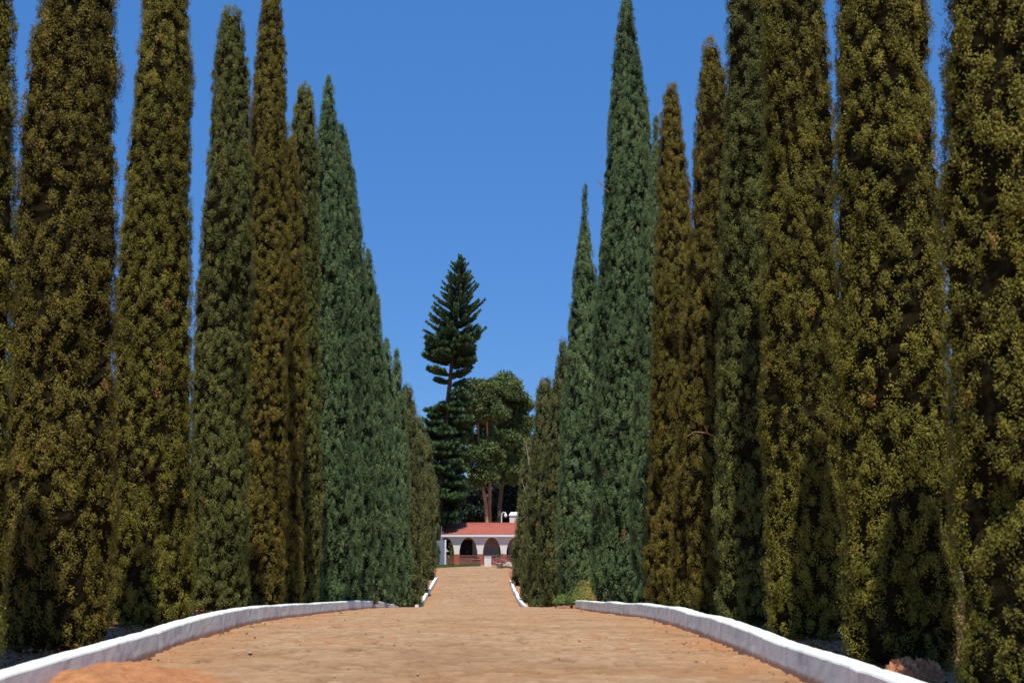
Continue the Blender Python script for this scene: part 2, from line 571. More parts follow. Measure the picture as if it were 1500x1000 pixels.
def kerb(name, label, side, y0, y1, bend=None, seed=0, h=KH):
    """one run of whitewashed kerb; small wobble, rounded arrises, a joint every few metres"""
    ys = np.arange(y0, y1 + 0.01, 0.16)
    prof = [(0.0, -0.25), (0.0, 0.02), (0.003, 0.09), (0.006, h - 0.02), (0.014, h - 0.006), (0.034, h), (KW - 0.03, h), (KW - 0.010, h - 0.008), (KW, h - 0.03), (KW, -0.25)]
    n = len(ys)
    p = np.stack([ys * 0.55, ys * 0, ys * 0 + seed], 1)
    wx = noise3(p, 21 + seed) * 0.030 + noise3(p * 3, 22) * 0.003
    wz = noise3(p, 23 + seed) * 0.014 + noise3(p * 4, 24) * 0.002
    jn = np.zeros(n)
    k = 0
    yy = y0 + 2.1
    rj = random.Random(seed)
    while yy < y1:
        i = int((yy - y0) / 0.16)
        if i < n:
            jn[i] = rj.uniform(0.2, 1.0)
        yy += rj.choice([2.1, 2.6, 3.1, 1.4])
    V = np.zeros((n, len(prof), 3))
    foot = np.zeros((n, len(prof)))
    off = np.array([bend(v) if bend else 0 for v in ys])
    base = zr(ys)
    rr = np.random.default_rng(seed)
    for k, (px, pz) in enumerate(prof):
        jit = rr.normal(0, 0.0012, n)
        shrink = jn * (0.012 if 0 < k < len(prof) - 1 else 0)
        V[:, k, 0] = side * (2.94 + px + wx + off + jit + shrink)
        V[:, k, 1] = ys
        V[:, k, 2] = base + pz + (wz if pz > 0.05 else 0) - shrink + jit * (pz > 0)
        foot[:, k] = pz
    idx = np.arange(n * len(prof)).reshape(n, len(prof))
    q = np.stack([idx[:-1, :-1], idx[1:, :-1], idx[1:, 1:], idx[:-1, 1:]], -1).reshape(-1, 4)
    if side > 0:
        q = q[:, ::-1]
    # close both ends
    m = len(prof)
    caps = []
    for row in (idx[0], idx[-1]):
        for a in range(m // 2 - 1):
            caps.append((row[a], row[a + 1], row[m - 2 - a], row[m - 1 - a]))
    q = np.concatenate([q, np.array(caps)])
    o = link(name, np_mesh(name, V.reshape(-1, 3), q, {'foot': foot.ravel()}, None, False), M_KERB)
    return tag(o, label, 'kerb', 'whitewashed kerbs along the road')


kerb('road_kerb', 'long whitewashed kerb with a sand heap against it, in front of the left cypresses', -1, 3, 60, seed=1)
kerb('road_kerb', 'long whitewashed kerb in front of the right cypresses, ending bent outward at the crest', 1, 3, 42.6, bend=lambda y: 0.3 * max(0, (y - 36) / 6.6) ** 2, seed=2, h=0.21)
kerb('road_kerb', 'short white kerb beyond the crest at the foot of the far left cypresses', -1, 82, 114, bend=lambda y: -0.25 * max(0, (y - 95) / 19) ** 1.5, seed=3, h=0.24)
kerb('road_kerb', 'short white kerb beyond the crest at the foot of the far right cypresses', 1, 80, 110, bend=lambda y: -0.1 * max(0, (y - 92) / 18), seed=4, h=0.24)


# ---------------------------------------------------------------- sand heaps
def heap(label, cx, cy, sx, sy, h, seed):
    u = np.linspace(-1, 1, 160)
    A, B = np.meshgrid(u, u)
    X = cx + A * sx * 2.2
    Y = cy + B * sy * 2.2
    p = np.stack([X.ravel() * 3, Y.ravel() * 3, 0 * X.ravel() + seed], 1)
    n = noise3(p, seed).reshape(X.shape) * 0.35 + noise3(p * 3, seed).reshape(X.shape) * 0.10
    r2 = (A * 2.2) ** 2 + (B * 2.2) ** 2
    top = h * np.exp(-r2 * 0.9) * (1 + n)
    Z = zr(Y) + top + noise3(p * 7, seed).reshape(X.shape) * 0.012 + noise3(p * 15, seed).reshape(X.shape) * 0.006 - 0.035 - 0.04 * np.clip((r2 - 2.4) / 2.4, 0, 1)
    lim = 2.955
    X = np.clip(X, -lim, lim)
    o = link('sand_heap', grid_mesh('sand_heap', X, Y, Z), M_SAND)
    tag(o, label, 'sand heap', 'heaps of orange sand against the kerbs')


heap('spread heap of orange sand piled against the left kerb in the foreground', -2.66, 11.5, 0.58, 0.95, 0.17, 31)
heap('small heap of orange sand against the right kerb at the bottom edge', 2.55, 9.55, 0.34, 0.55, 0.15, 32)

rng = np.random.default_rng(17)
n = 800
gx_ = np.where(rng.random(n) < 0.62, rng.choice([-1, 1], n) * (2.9 - np.abs(rng.normal(0, 0.35, n))), rng.uniform(-2.9, 2.9, n))
gy_ = 8.6 + 34 * rng.random(n) ** 1.3
G = Parts()
ico = np.array([(1, 0, 0), (-1, 0, 0), (0, 1, 0), (0, -1, 0), (0, 0, 1), (0, 0, -1)], float)
fq = np.array([(0, 2, 4, 4), (2, 1, 4, 4), (1, 3, 4, 4), (3, 0, 4, 4), (2, 0, 5, 5), (1, 2, 5, 5), (3, 1, 5, 5), (0, 3, 5, 5)])
V_, Q_, T_ = [], [], []
for k in range(n):
    r_ = rng.uniform(0.004, 0.014) * (1.8 if rng.random() < 0.08 else 1)
    v_ = ico * r_ * rng.uniform(0.6, 1.3, (6, 3)) * np.array([1.3, 1.3, 0.7])
    v_ = v_ + np.array([gx_[k], gy_[k], 0])
    V_.append(v_)
    Q_.append(fq[:, :3] + 6 * k)
    T_.append(np.full(6, rng.random()))
V_ = np.concatenate(V_)
V_[:, 2] += zr(V_[:, 1]) + 0.006 - 0.004 * V_[:, 0] ** 2
m, nt, b = mat('road_grit', 0.95, 0.1)
a_ = node(nt, 'ShaderNodeAttribute', attribute_name='tint')
nt.links.new(ramp(nt, a_.outputs['Fac'], [(0.0, (0.10, 0.055, 0.03)), (0.5, (0.30, 0.17, 0.09)), (1.0, (0.48, 0.36, 0.24))]), b.inputs['Base Color'])
grit = link('road_grit', np_mesh('road_grit', V_, np.concatenate(Q_), {'tint': np.concatenate(T_)}), m)
tag(grit, 'loose grit and pebbles scattered on the stone paving, thickest along the kerbs', 'grit', kind='stuff')

# ---------------------------------------------------------------- cypresses
PROFILES = {
    # share of the height down from the tip : share of the full radius
    'blunt': ([0, .006, .02, .05, .12, .22, .35, .55, .78, .93, .985, 1], [.08, .27, .36, .46, .58, .71, .82, .93, 1.0, 1.03, 1.0, .88]),
    'taper': ([0, .006, .02, .05, .12, .22, .35, .55, .78, .93, .985, 1], [.05, .16, .22, .30, .41, .52, .64, .78, .91, 1.0, 1.0, .85]),
    'column': ([0, .01, .03, .08, .16, .30, .50, .75, .93, .985, 1], [.06, .24, .38, .58, .72, .84, .93, 1.0, 1.04, 1.0, .85]),
    'spire': ([0, .008, .04, .09, .18, .30, .45, .65, .85, .97, 1], [.06, .13, .20, .31, .47, .63, .77, .91, 1.0, .96, .80]),
    'wisp': ([0, .01, .05, .12, .22, .35, .55, .8, .97, 1], [.03, .07, .11, .20, .42, .66, .84, 1.0, .96, .80]),
}


def cypress_crown(seed, H, Rb, prof, clump, leaf, k, plume=0.55, lump=0.10, dead=0.01):
    rng = np.random.default_rng(seed)
    ps, pr = PROFILES[prof]

    def rad(z):
        return np.interp(1 - z / H, ps, pr) * Rb

    def shape(th, z):
        """uneven radius: long ridges, bulges and hollows"""
        r = rad(z)
        c, s = np.cos(th), np.sin(th)
        p = np.stack([c * 0.9, s * 0.9, z * 0.45], 1)
        q = np.stack([c * Rb * 2.2, s * Rb * 2.2, z * 1.6], 1)
        g = np.stack([c * Rb * 4.2, s * Rb * 4.2, z * 3.2], 1)
        hol = np.minimum(noise3(q * np.array([1.5, 1.5, 1.0]), seed + 8) + 0.42, 0)          # hollows between the bulges
        return r * (1 + lump * noise3(p + seed, seed) + lump * 0.9 * noise3(q + seed, seed + 1) + lump * 0.55 * noise3(g, seed + 2)) + hol * 0.36 * np.minimum(r * 2, 1)

    lean = rng.normal(0, 0.0035, 2)
    zs = np.linspace(0.0, H, 400)
    cum = np.concatenate([[0], np.cumsum(rad(zs)[1:] + 0.02)])
    area = 2 * math.pi * np.trapz(rad(zs), zs)
    n = int(area / clump**2 * 1.05)
    z = np.interp(rng.random(n), cum / cum[-1], zs)
    th = rng.random(n) * 2 * math.pi
    r = shape(th, z) + rng.normal(0, clump * 0.15, n)
    r = np.maximum(r - clump * 0.5, 0.01)
    sway = np.stack([lean[0] * z + 0.02 * np.sin(z * 0.9 + seed), lean[1] * z], 1)
    c = np.stack([np.cos(th) * r + sway[:, 0], np.sin(th) * r + sway[:, 1], z * 1.0 + 0.03], 1)
    rc = clump * rng.uniform(0.45, 1.30, n)
    ctint = np.clip(rng.normal(0.42, 0.19, n) + 0.16 * noise3(c * 0.8, seed + 5) + 0.12 * noise3(c * 3, seed + 6), 0, 0.88)
    dd = rng.random(n) < dead
    ctint = np.where(dd, rng.uniform(0.94, 1.0, n), ctint)
    m = n * k
    ci = np.repeat(np.arange(n), k)
    er = np.stack([np.cos(th), np.sin(th), np.zeros(n)], 1)[ci]
    rcl = rc[ci][:, None]
    stretch = np.array([1.0, 1.0, 1.0 + plume * 0.7])
    u = unit(rng.normal(size=(m, 3)) + er * 0.75 + np.array([0, 0, 0.25]))      # where on its tuft the spray sits
    base = c[ci] + u * rng.uniform(0.25, 0.85, (m, 1)) * rcl * stretch * np.array([0.8, 0.8, 1.0])
    nrm = unit(u * 0.55 + er * 0.35 + np.array([0, 0, 0.30]) + rng.normal(size=(m, 3)) * 0.42)
    d = rng.normal(size=(m, 3)) * 0.55 + u * 0.4
    d[:, 2] += plume * rng.uniform(0.3, 1.4, m)
    ln = leaf * rng.uniform(0.6, 1.25, m)
    v, q = leaf_faced(base, d, nrm, ln, leaf * rng.uniform(0.24, 0.42, m))
    t = np.where(dd[ci], ctint[ci], np.clip(ctint[ci] + rng.normal(0, 0.10, m), 0, 0.9))
    v[:, 2] = np.maximum(v[:, 2], -0.05)
    P = Parts()
    P.add(v, q, np.repeat(t, 4), 0)
    # twiggy inside that closes the crown
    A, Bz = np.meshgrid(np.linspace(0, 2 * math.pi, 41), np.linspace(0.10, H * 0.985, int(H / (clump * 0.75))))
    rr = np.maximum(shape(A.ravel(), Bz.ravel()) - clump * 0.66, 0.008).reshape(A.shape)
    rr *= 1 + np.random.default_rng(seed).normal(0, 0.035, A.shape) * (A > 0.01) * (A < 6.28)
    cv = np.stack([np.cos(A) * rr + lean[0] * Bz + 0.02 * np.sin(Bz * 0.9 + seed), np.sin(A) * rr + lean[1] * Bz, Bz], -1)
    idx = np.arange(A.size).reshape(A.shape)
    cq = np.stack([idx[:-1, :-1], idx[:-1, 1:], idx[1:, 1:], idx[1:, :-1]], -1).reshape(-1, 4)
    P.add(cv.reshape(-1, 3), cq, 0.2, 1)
    return P.mesh('crown'), lean


def trunk_mesh(H, r, seed):
    rng = np.random.default_rng(seed)
    pts = [(rng.normal(0, 0.01), rng.normal(0, 0.01), z) for z in np.linspace(-0.15, H * 0.9, 10)]
    v, q = tube(pts, np.linspace(r * 1.25, r * 0.15, 10), 9)
    return np_mesh('trunk', v, q, None, None, True)


XL, XR = -3.75, 3.75
# kind of look: (foliage material, inner material)
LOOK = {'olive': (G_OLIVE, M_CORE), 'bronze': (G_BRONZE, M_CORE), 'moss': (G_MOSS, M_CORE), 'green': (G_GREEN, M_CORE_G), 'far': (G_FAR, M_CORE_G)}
# side, tip pixel (u, v) or (y, height), base radius, outline, look, label
TREES = [
    ('L', ('d', 10.65, 7.4), 0.50, 'column', 'olive', 'olive cypress cut off by the left edge of the picture, its front side in blur'),
    ('L', ('d', 13.75, 9.1), 0.505, 'blunt', 'bronze', 'thick bronze-brown cypress beside the sand heap, its tip out of the picture'),
    ('L', ('d', 17.65, 8.9), 0.505, 'blunt', 'olive', 'olive cypress between the thick bronze-brown one and the blunt-topped one at left'),
    ('L', ('p', 341, 14), 0.48, 'blunt', 'moss', 'moss-green cypress whose rounded blunt tip just fits under the upper edge, left row'),
    ('L', ('p', 398, -14), 0.50, 'blunt', 'bronze', 'tall bronze cypress right of the rounded blunt tip, reaching the upper edge'),
    ('L', ('p', 422, 200), 0.48, 'blunt', 'bronze', 'lower bronze cypress squeezed behind the tall bronze one in the left row'),
    ('L', ('p', 446, 128), 0.56, 'blunt', 'moss', 'dark moss cypress with a narrow blunt top, last before the blue-green ones at left'),
    ('L', ('p', 475, 116), 0.82, 'spire', 'green', 'tallest blue-green cypress of the left row, with a crooked bare tip'),
    ('L', ('p', 496, 184), 0.87, 'blunt', 'green', 'blue-green cypress with a squared top, just right of the tallest blue-green one at left'),
    ('L', ('p', 515, 251), 0.92, 'spire', 'green', 'pointed blue-green cypress in the middle of the left slope of tips'),
    ('L', ('p', 539, 367), 0.92, 'spire', 'green', 'blue-green cypress with a thin tip at mid height of the picture, left row'),
    ('L', ('p', 554, 437), 0.90, 'wisp', 'green', 'blue-green cypress with a feathery wisp at its tip, left row'),
    ('L', ('p', 567, 500), 0.90, 'spire', 'green', 'blue-green cypress on the left with its tip level with the widest araucaria branches'),
    ('L', ('p', 578, 514), 0.90, 'spire', 'green', 'last blue-green cypress of the left row, next to the far olive ones'),
    ('L', ('p', 597, 566), 0.95, 'column', 'far', 'round-topped olive cypress standing clear beyond the left crest, tallest of the far olive ones'),
    ('L', ('p', 612, 612), 0.92, 'blunt', 'far', 'far olive cypress right behind the round-topped one at left'),
    ('L', ('p', 623, 641), 0.90, 'blunt', 'far', 'far olive cypress at the left, touching the araucaria branches with its tip'),
    ('L2', ('p', 637, 700), 0.70, 'column', 'far', 'lowest and last cypress of the left row, beside the arcaded house'),
    ('R', ('d', 8.85, 7.2), 0.545, 'column', 'olive', 'blurred olive cypress filling the right edge of the picture'),
    ('R', ('d', 11.8, 8.6), 0.465, 'column', 'olive', 'olive cypress between the blurred one at the right edge and its left neighbour'),
    ('R', ('d', 15.05, 8.8), 0.44, 'column', 'olive', 'olive cypress third from the right edge, its tip out of the picture'),
    ('R', ('d', 17.6, 10.4), 0.53, 'taper', 'moss', 'moss-green cypress with full top out of the picture, right of the blunt-topped pair'),
    ('R', ('p', 1040, 60), 0.66, 'taper', 'bronze', 'bronze cypress with a blunt top, the higher of the blunt pair at right'),
    ('R', ('p', 988, 122), 0.58, 'taper', 'bronze', 'narrow bronze cypress with a ragged blunt top, the lower of the blunt pair at right'),
    ('R', ('p', 957, 176), 0.58, 'wisp', 'green', 'slim blue-green cypress with a wispy tip between the giant spire and the bronze ones'),
    ('R3', ('p', 918, -6), 1.04, 'spire', 'green', 'giant blue-green cypress spire, the highest of all on the right'),
    ('R3', ('p', 855, 276), 1.0, 'wisp', 'green', 'blue-green cypress with a thin finger-like tip, left of the giant spire'),
    ('R', ('p', 823, 500), 1.0, 'spire', 'far', 'dark olive cypress below the finger-like tip in the right row'),
    ('R', ('p', 799, 558), 1.0, 'blunt', 'far', 'round-topped olive cypress standing clear beyond the right crest'),
    ('R2', ('d', 90.0, 7.6), 1.15, 'blunt', 'far', 'low olive cypress filling the foot of the far right hedge beside the short kerb'),
    ('R2', ('p', 776, 640), 1.40, 'taper', 'far', 'last and lowest cypress of the right row, with bare twigs, beside the chimney'),
]
tree_objs = []
for n_, (side, pos, Rb, prof, look, label) in enumerate(TREES):
    x = {'L': XL, 'R': XR, 'L2': XL + 0.15, 'R2': 4.30, 'R3': XR + 0.32}[side]
    if pos[0] == 'd':
        y, H = pos[1], pos[2]
    else:
        p = on_x(pos[1], pos[2], x)
        y = p.y
        H = p.z - (float(zr(y)) + 0.05)
    d = y
    x += {0: 0.0, 1: 0.05, 2: -0.04}[n_ % 3] if d > 30 else 0
    g = look in ('green', 'far')
    leaf = max(0.025, d * 0.00122)
    clump = max(0.086, leaf * (2.5 if g else 2.8))
    me, lean = cypress_crown(100 + n_ * 7, H, Rb, prof, clump, leaf, 84 if d < 30 else 66,
                             plume=1.25 if g else 0.75, lump=0.075 if g else 0.085, dead=0.003 if g else 0.007)
    z0 = float(zr(y)) + 0.05
    t = empty('cypress', (x, y, z0), label, 'tree', 'cypresses lining the road')
    link('trunk', trunk_mesh(H, 0.09 + Rb * 0.09, n_), M_BARK, t)
    link('crown', me, LOOK[look], t)
    tree_objs.append(t)


rng = np.random.default_rng(29)
n = 26000
lx = rng.choice([-1, 1], n) * (3.18 + np.abs(rng.normal(0, 0.55, n)))
ly = 6.5 + 40 * rng.random(n) ** 1.4
keep = ~((lx > 0) & (ly > 41.0))
lx, ly = lx[keep], ly[keep]
base = np.stack([lx, ly, zr(ly) + side_rise(lx) + 0.012 + rng.random(len(lx)) * 0.03], 1)
dv = rng.normal(size=base.shape) * np.array([1, 1, 0.35])
v, q = leaf_faced(base, dv, unit(rng.normal(size=base.shape) * 0.5 + np.array([0, 0, 1.0])), rng.uniform(0.03, 0.08, len(lx)), rng.uniform(0.012, 0.03, len(lx)))
G_LITTER = foliage_mat('dry_litter', [(0.0, (0.14, 0.055, 0.02)), (0.5, (0.34, 0.14, 0.05)), (1.0, (0.48, 0.23, 0.09))], 0.1)
lit = link('leaf_litter', np_mesh('leaf_litter', v, q, {'tint': np.repeat(rng.random(len(lx)), 4)}), G_LITTER)
tag(lit, 'dry brown needle litter on the red earth at the feet of the cypresses', 'leaf litter', kind='stuff')


def twig(parent, pts, r0, m, side=3, seed=0):
    """a dead branch with side shoots; points given relative to the tree"""
    rng = random.Random(seed)
    P = Parts()
    v, q = tube(pts, np.linspace(r0, r0 * 0.35, len(pts)), 6)
    P.add(v, q)
    for s in range(side):
        i = rng.randrange(1, len(pts))
        a = Vector(pts[i])
        b = a + Vector((rng.uniform(-.09, .09), rng.uniform(-.09, .09), rng.uniform(.02, .14))) * (1 + r0 * 14)
        v, q = tube([a, (a + b) / 2 + Vector((0, 0, .02)), b], [r0 * .5, r0 * .4, r0 * .2], 5)
        P.add(v, q)
    o = link('dead_branch', P.mesh('dead_branch'), m, parent)
    return o


def rel(t, p):
    return tuple(Vector(p) - t.location)


# the dead branches that stick out of some crowns
TB = tree_objs[22]
yb = TB.location.y - 0.75
twig(TB, [rel(TB, at(1048, 640, yb + .25)), rel(TB, at(1036, 634, yb)), rel(TB, at(1018, 632, yb)), rel(TB, at(1006, 639, yb))], 0.013, M_TWIG, 3, 1)
TC = tree_objs[30]
yb = TC.location.y - 0.8
twig(TC, [rel(TC, at(779, 705, yb + .5)), rel(TC, at(775, 680, yb)), rel(TC, at(772, 660, yb)), rel(TC, at(771, 648, yb))], 0.035, M_TWIG_G, 3, 2)
twig(TC, [rel(TC, at(776, 742, yb + .5)), rel(TC, at(771, 725, yb)), rel(TC, at(766, 708, yb)), rel(TC, at(763, 700, yb))], 0.035, M_TWIG_G, 3, 3)
TD = tree_objs[25]
twig(TD, [rel(TD, at(892, 282, TD.location.y - .2)), rel(TD, at(882, 272, TD.location.y - .2)), rel(TD, at(872, 264, TD.location.y - .2))], 0.014, M_TWIG, 3, 4)
TE = tree_objs[24]
twig(TE, [rel(TE, at(958, 190, TE.location.y)), rel(TE, at(961, 180, TE.location.y)), rel(TE, at(964, 170, TE.location.y))], 0.012, M_TWIG, 4, 5)


# ---------------------------------------------------------------- araucaria
def araucaria():
    rng = np.random.default_rng(77)
    y0 = 139.0
    b = at(637, 826, y0)
    b.z = float(zr(y0)) - 0.05
    tip = at(675, 378, y0)
    mids = [at(647, 700, y0), at(653, 620, y0), at(661, 540, y0), at(668, 470, y0)]
    t = empty('araucaria', b, 'tall dark araucaria with upturned branches and a bare stretch of trunk, above the house', 'tree')
    axis = [b] + mids + [tip]
    loc = [p - b for p in axis]
    H = loc[-1].z
    v, q = tube(loc, [0.40, 0.32, 0.27, 0.19, 0.11, 0.02], 10)
    link('trunk', np_mesh('trunk', v, q, None, None, True), M_BARK_A, t)
    zs = [p.z for p in loc]
    spx = H / (826 - 378.0)          # metres per photo pixel

    def ax(z):
        return np.array([np.interp(z, zs, [p.x for p in loc]), np.interp(z, zs, [p.y for p in loc]), z])
    # reach of the branches (photo pixels) against the pixel row
    rows = [378, 392, 410, 430, 455, 480, 500, 520, 535, 548, 556, 590, 605, 640, 680, 730, 775, 800]
    reach = [3, 9, 17, 25, 34, 44, 46, 43, 42, 38, 34, 36, 40, 44, 50, 54, 56, 44]
    vs, qs, ts = Parts(), Parts(), None
    wood = Parts()
    row = 381.0
    while row < 768:
        z = (826 - row) * spx
        L0 = np.interp(row, rows, reach) * spx
        nb = 8 if row < 545 else 7
        ph = rng.random() * 6.28
        for k in range(nb):
            a = ph + 2 * math.pi * k / nb + rng.normal(0, 0.12)
            ca, sa = math.cos(a), math.sin(a)
            # the thin stretch: branches missing on most sides
            if 540 < row < 592 and not (ca < -0.5 and 552 < row < 568) and not (ca > 0.2 and (row < 556 or rng.random() < 0.35)):
                continue
            if 592 < row < 628 and ca > -0.2 and rng.random() < 0.25:
                continue
            if 568 < row < 600 and ca < 0:
                continue
            L = L0 * rng.uniform(0.74, 1.06) * (0.72 if (row > 640 and ca > 0.2) else 1) * (0.78 if (row > 560 and ca < 0 and row < 640) else 1)
            r = 0.34 if row > 540 else 0.18 + 0.15 * min(1, (row - 378) / 110)
            o = ax(z + rng.normal(0, 0.30))
            # rises first near the top, droops lower down, always turning up at the end
            rise = np.interp(row, [378, 430, 500, 600, 780], [0.85, 0.50, 0.28, 0.06, -0.14]) + rng.normal(0, 0.07)
            s = np.linspace(0, 1, 7)
            pts = np.stack([o[0] + ca * L * s, o[1] + sa * L * s, o[2] + L * (rise * s + rng.uniform(0.10, 0.34) * s**3)], 1)
            wv, wq = tube(pts, np.linspace(0.05, 0.015, 7), 5)
            wood.add(wv, wq)
            # foxtail of needle shoots along the branch, with side ropes on the lower boughs
            ropes = [(pts, L)]
            bright = rng.normal(0.0, 0.08)
            if row > 505:
                for sd in (-1, 1):
                    for f0 in (0.35, 0.6, 0.78):
                        i0 = f0
                        bp = np.array([np.interp(i0, s, pts[:, j]) for j in range(3)])
                        l2 = L * (1 - f0) * rng.uniform(0.55, 0.85) + 0.25
                        da = a + sd * rng.uniform(0.55, 0.95)
                        ss = np.linspace(0, 1, 5)
                        ropes.append((np.stack([bp[0] + math.cos(da) * l2 * ss, bp[1] + math.sin(da) * l2 * ss, bp[2] + l2 * (rise * 0.5 * ss + 0.25 * ss**2)], 1), l2))
            for pp, ll in ropes:
                n = int(110 * ll) + 16
                u = rng.uniform(0.10, 1.0, n)
                g = np.linspace(0, 1, len(pp))
                c = np.stack([np.interp(u, g, pp[:, j]) for j in range(3)], 1)
                dv = unit((pp[-1] - pp[0])[None, :] + np.zeros((n, 3)))
                out = rng.normal(size=(n, 3))
                out = unit(out - (out * dv).sum(1, keepdims=True) * dv)
                dirs = unit(out * 0.8 + dv * 0.65 + np.array([0, 0, 0.25]))
                taper = np.clip(1.15 - 0.45 * u, 0.3, 1)
                ln = r * rng.uniform(0.75, 1.2, n) * taper
                v, q = leaf_quads(rng, c - dirs * 0.02, c + dirs * ln[:, None] * 1.15, 0.085 * rng.uniform(0.7, 1.3, n))
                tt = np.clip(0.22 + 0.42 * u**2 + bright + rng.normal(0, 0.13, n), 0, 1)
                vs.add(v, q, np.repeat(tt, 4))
        row += np.interp(row, [378, 430, 520, 800], [4.6, 6.4, 8.6, 10.5]) * rng.uniform(0.9, 1.1)
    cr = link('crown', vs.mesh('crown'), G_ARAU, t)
    link('boughs', wood.mesh('boughs', True), M_BARK_A, t)


araucaria()


# ---------------------------------------------------------------- broadleaf trees behind the house
def leaf_cloud(rng, centres, radii, per, ll, lw, droop=0.5, flat=0.8):
    vs = Parts()
    for c, r in zip(centres, radii):
        n = int(per * r * r)
        u = unit(rng.normal(size=(n, 3)))
        pos = np.asarray(c) + u * (rng.random((n, 1)) ** 0.4) * r * np.array([1, 1, flat])
        d = unit(rng.normal(size=(n, 3)) + u * 0.6 + np.array([0, 0, -droop]))
        l = ll * rng.uniform(0.6, 1.3, n)
        v, q = leaf_quads(rng, pos, pos + d * l[:, None], lw * rng.uniform(0.7, 1.3, n))
        tt = np.clip(rng.normal(0.42, 0.12) + rng.normal(0, 0.13, n), 0, 1)
        vs.add(v, q, np.repeat(tt, 4))
    return vs.mesh('crown')


def broad_tree(name, label, base, stems, blobs, m, bark, seed, per=430, ll=0.36, lw=0.17, group=None, sub=7, r0=0.22, droop=0.5):
    """stems: lists of points; blobs: (centre, radius) of the crown masses, each broken up into many uneven leaf clumps"""
    rng = np.random.default_rng(seed)
    t = empty(name, base, label, 'tree', group)
    W = Parts()
    ends = []
    for st in stems:
        pts = [Vector(p) - base for p in st]
        v, q = tube(pts, np.linspace(r0, r0 * 0.45, len(pts)), 9)
        W.add(v, q)
        ends.append(pts)
    C, Rr = [], []
    for c, r in blobs:
        c = np.array(tuple(Vector(c) - base))
        for _ in range(sub):
            u = unit(rng.normal(size=(1, 3)))[0]
            cc = c + u * r * rng.uniform(0.35, 0.95)
            C.append(cc)
            Rr.append(r * rng.uniform(0.42, 0.70))
        # a limb from the nearest stem into this mass
        best = min((p for s in ends for p in s[len(s) // 2:]), key=lambda p: (p - Vector(c)).length)
        mid = (best + Vector(c)) / 2 + Vector((rng.normal(0, .25), rng.normal(0, .25), -0.2))
        v, q = tube([best, mid, Vector(c)], [r0 * 0.42, r0 * 0.28, r0 * 0.10], 6)
        W.add(v, q)
    link('trunk', W.mesh('trunk', True), bark, t)
    link('crown', leaf_cloud(rng, C, Rr, per, ll, lw, droop), m, t)
    return t


YE = 156.0


def gb(u, y):
    p = at(u, 827, y)
    p.z = float(zr(y))
    return p


rngb = np.random.default_rng(3)
base = gb(719, YE)
E1 = [(at(u, v, YE + dy), r) for u, v, dy, r in (
    (697, 566, 0, 1.5), (690, 590, -1, 1.6), (704, 592, 1, 1.7), (684, 615, 0, 1.5), (698, 622, 1.5, 1.7), (712, 575, -1, 1.4), (690, 648, 0, 1.4), (706, 648, 1, 1.4), (684, 672, 0, 1.1), (712, 668, 1, 1.1), (716, 610, 0, 1.5), (704, 690, -0.5, 1.0), (720, 640, 1, 1.3), (722, 668, 0, 1.0), (699, 706, 0, .8), (726, 690, 1, .9), (705, 672, -1, 1.2), (716, 655, -1, 1.2), (711, 692, -1, 1.0), (690, 700, 0, 1.1), (722, 700, -1, .8), (698, 660, -1, 1.1))]
broad_tree('gum_tree', 'gum tree with two orange-barked stems behind the roof, left half of the crown', base,
           [[gb(716, YE), at(712, 740, YE), at(705, 700, YE), at(701, 650, YE), at(699, 590, YE)],
            [gb(718, YE + .4), at(717, 740, YE + .4), at(718, 690, YE + .4), at(714, 640, YE), at(711, 585, YE)]],
           E1, G_EUC, M_BARK_E, 11, group='gum trees behind the house', r0=0.21)
YF = 162.0
E2 = [(at(u, v, YF + dy), r) for u, v, dy, r in (
    (737, 556, 0, 1.6), (728, 570, 1, 1.5), (749, 572, -1, 1.5), (758, 592, 0, 1.6), (740, 592, 1.5, 1.7), (728, 600, -1, 1.5), (763, 616, 0, 1.4), (748, 622, 1, 1.6), (733, 628, 0, 1.5), (768, 600, 1, 1.0), (758, 640, 0, 1.2), (742, 652, -1, 1.3), (768, 628, 0, .9), (728, 655, 0, 1.1), (750, 668, 0, 1.1), (738, 684, 1, .9), (762, 660, 0, .9), (775, 615, 0, .8), (738, 668, -1, 1.2), (752, 690, -1, 1.1), (766, 680, 0, 1.1), (728, 640, -1, 1.2), (745, 640, -1.5, 1.2), (732, 700, -1, .8))]
broad_tree('gum_tree', 'gum tree with one grey-brown stem and the higher, right half of the rounded crown', gb(734, YF),
           [[gb(730, YF), at(732, 740, YF), at(737, 695, YF), at(738, 640, YF), at(738, 580, YF)]],
           E2, G_EUC, M_BARK_A, 12, group='gum trees behind the house', r0=0.27)
YG = 170.0
E3 = [(at(u, v, YG + dy), r) for u, v, dy, r in (
    (764, 655, 0, 1.6), (757, 680, 1, 1.8), (770, 690, 0, 1.9), (750, 700, -1, 1.7), (760, 715, 1, 2.0), (746, 728, 0, 1.8), (770, 730, 0, 2.0), (755, 745, 0, 1.9), (740, 748, 1, 1.5), (784, 700, 0, 2.0), (786, 740, 0, 2.0), (730, 758, 0, 1.4), (770, 762, 0, 1.8), (748, 768, 0, 1.8))]
broad_tree('dark_evergreen', 'dark blue-green broadleaf tree behind the chimney, below the right gum crown', gb(762, YG),
           [[gb(762, YG), at(762, 760, YG), at(763, 700, YG), at(764, 660, YG)]],
           E3, G_DARK, M_BARK_A, 13, per=330, ll=0.5, lw=0.26, r0=0.3)
YH = 178.0
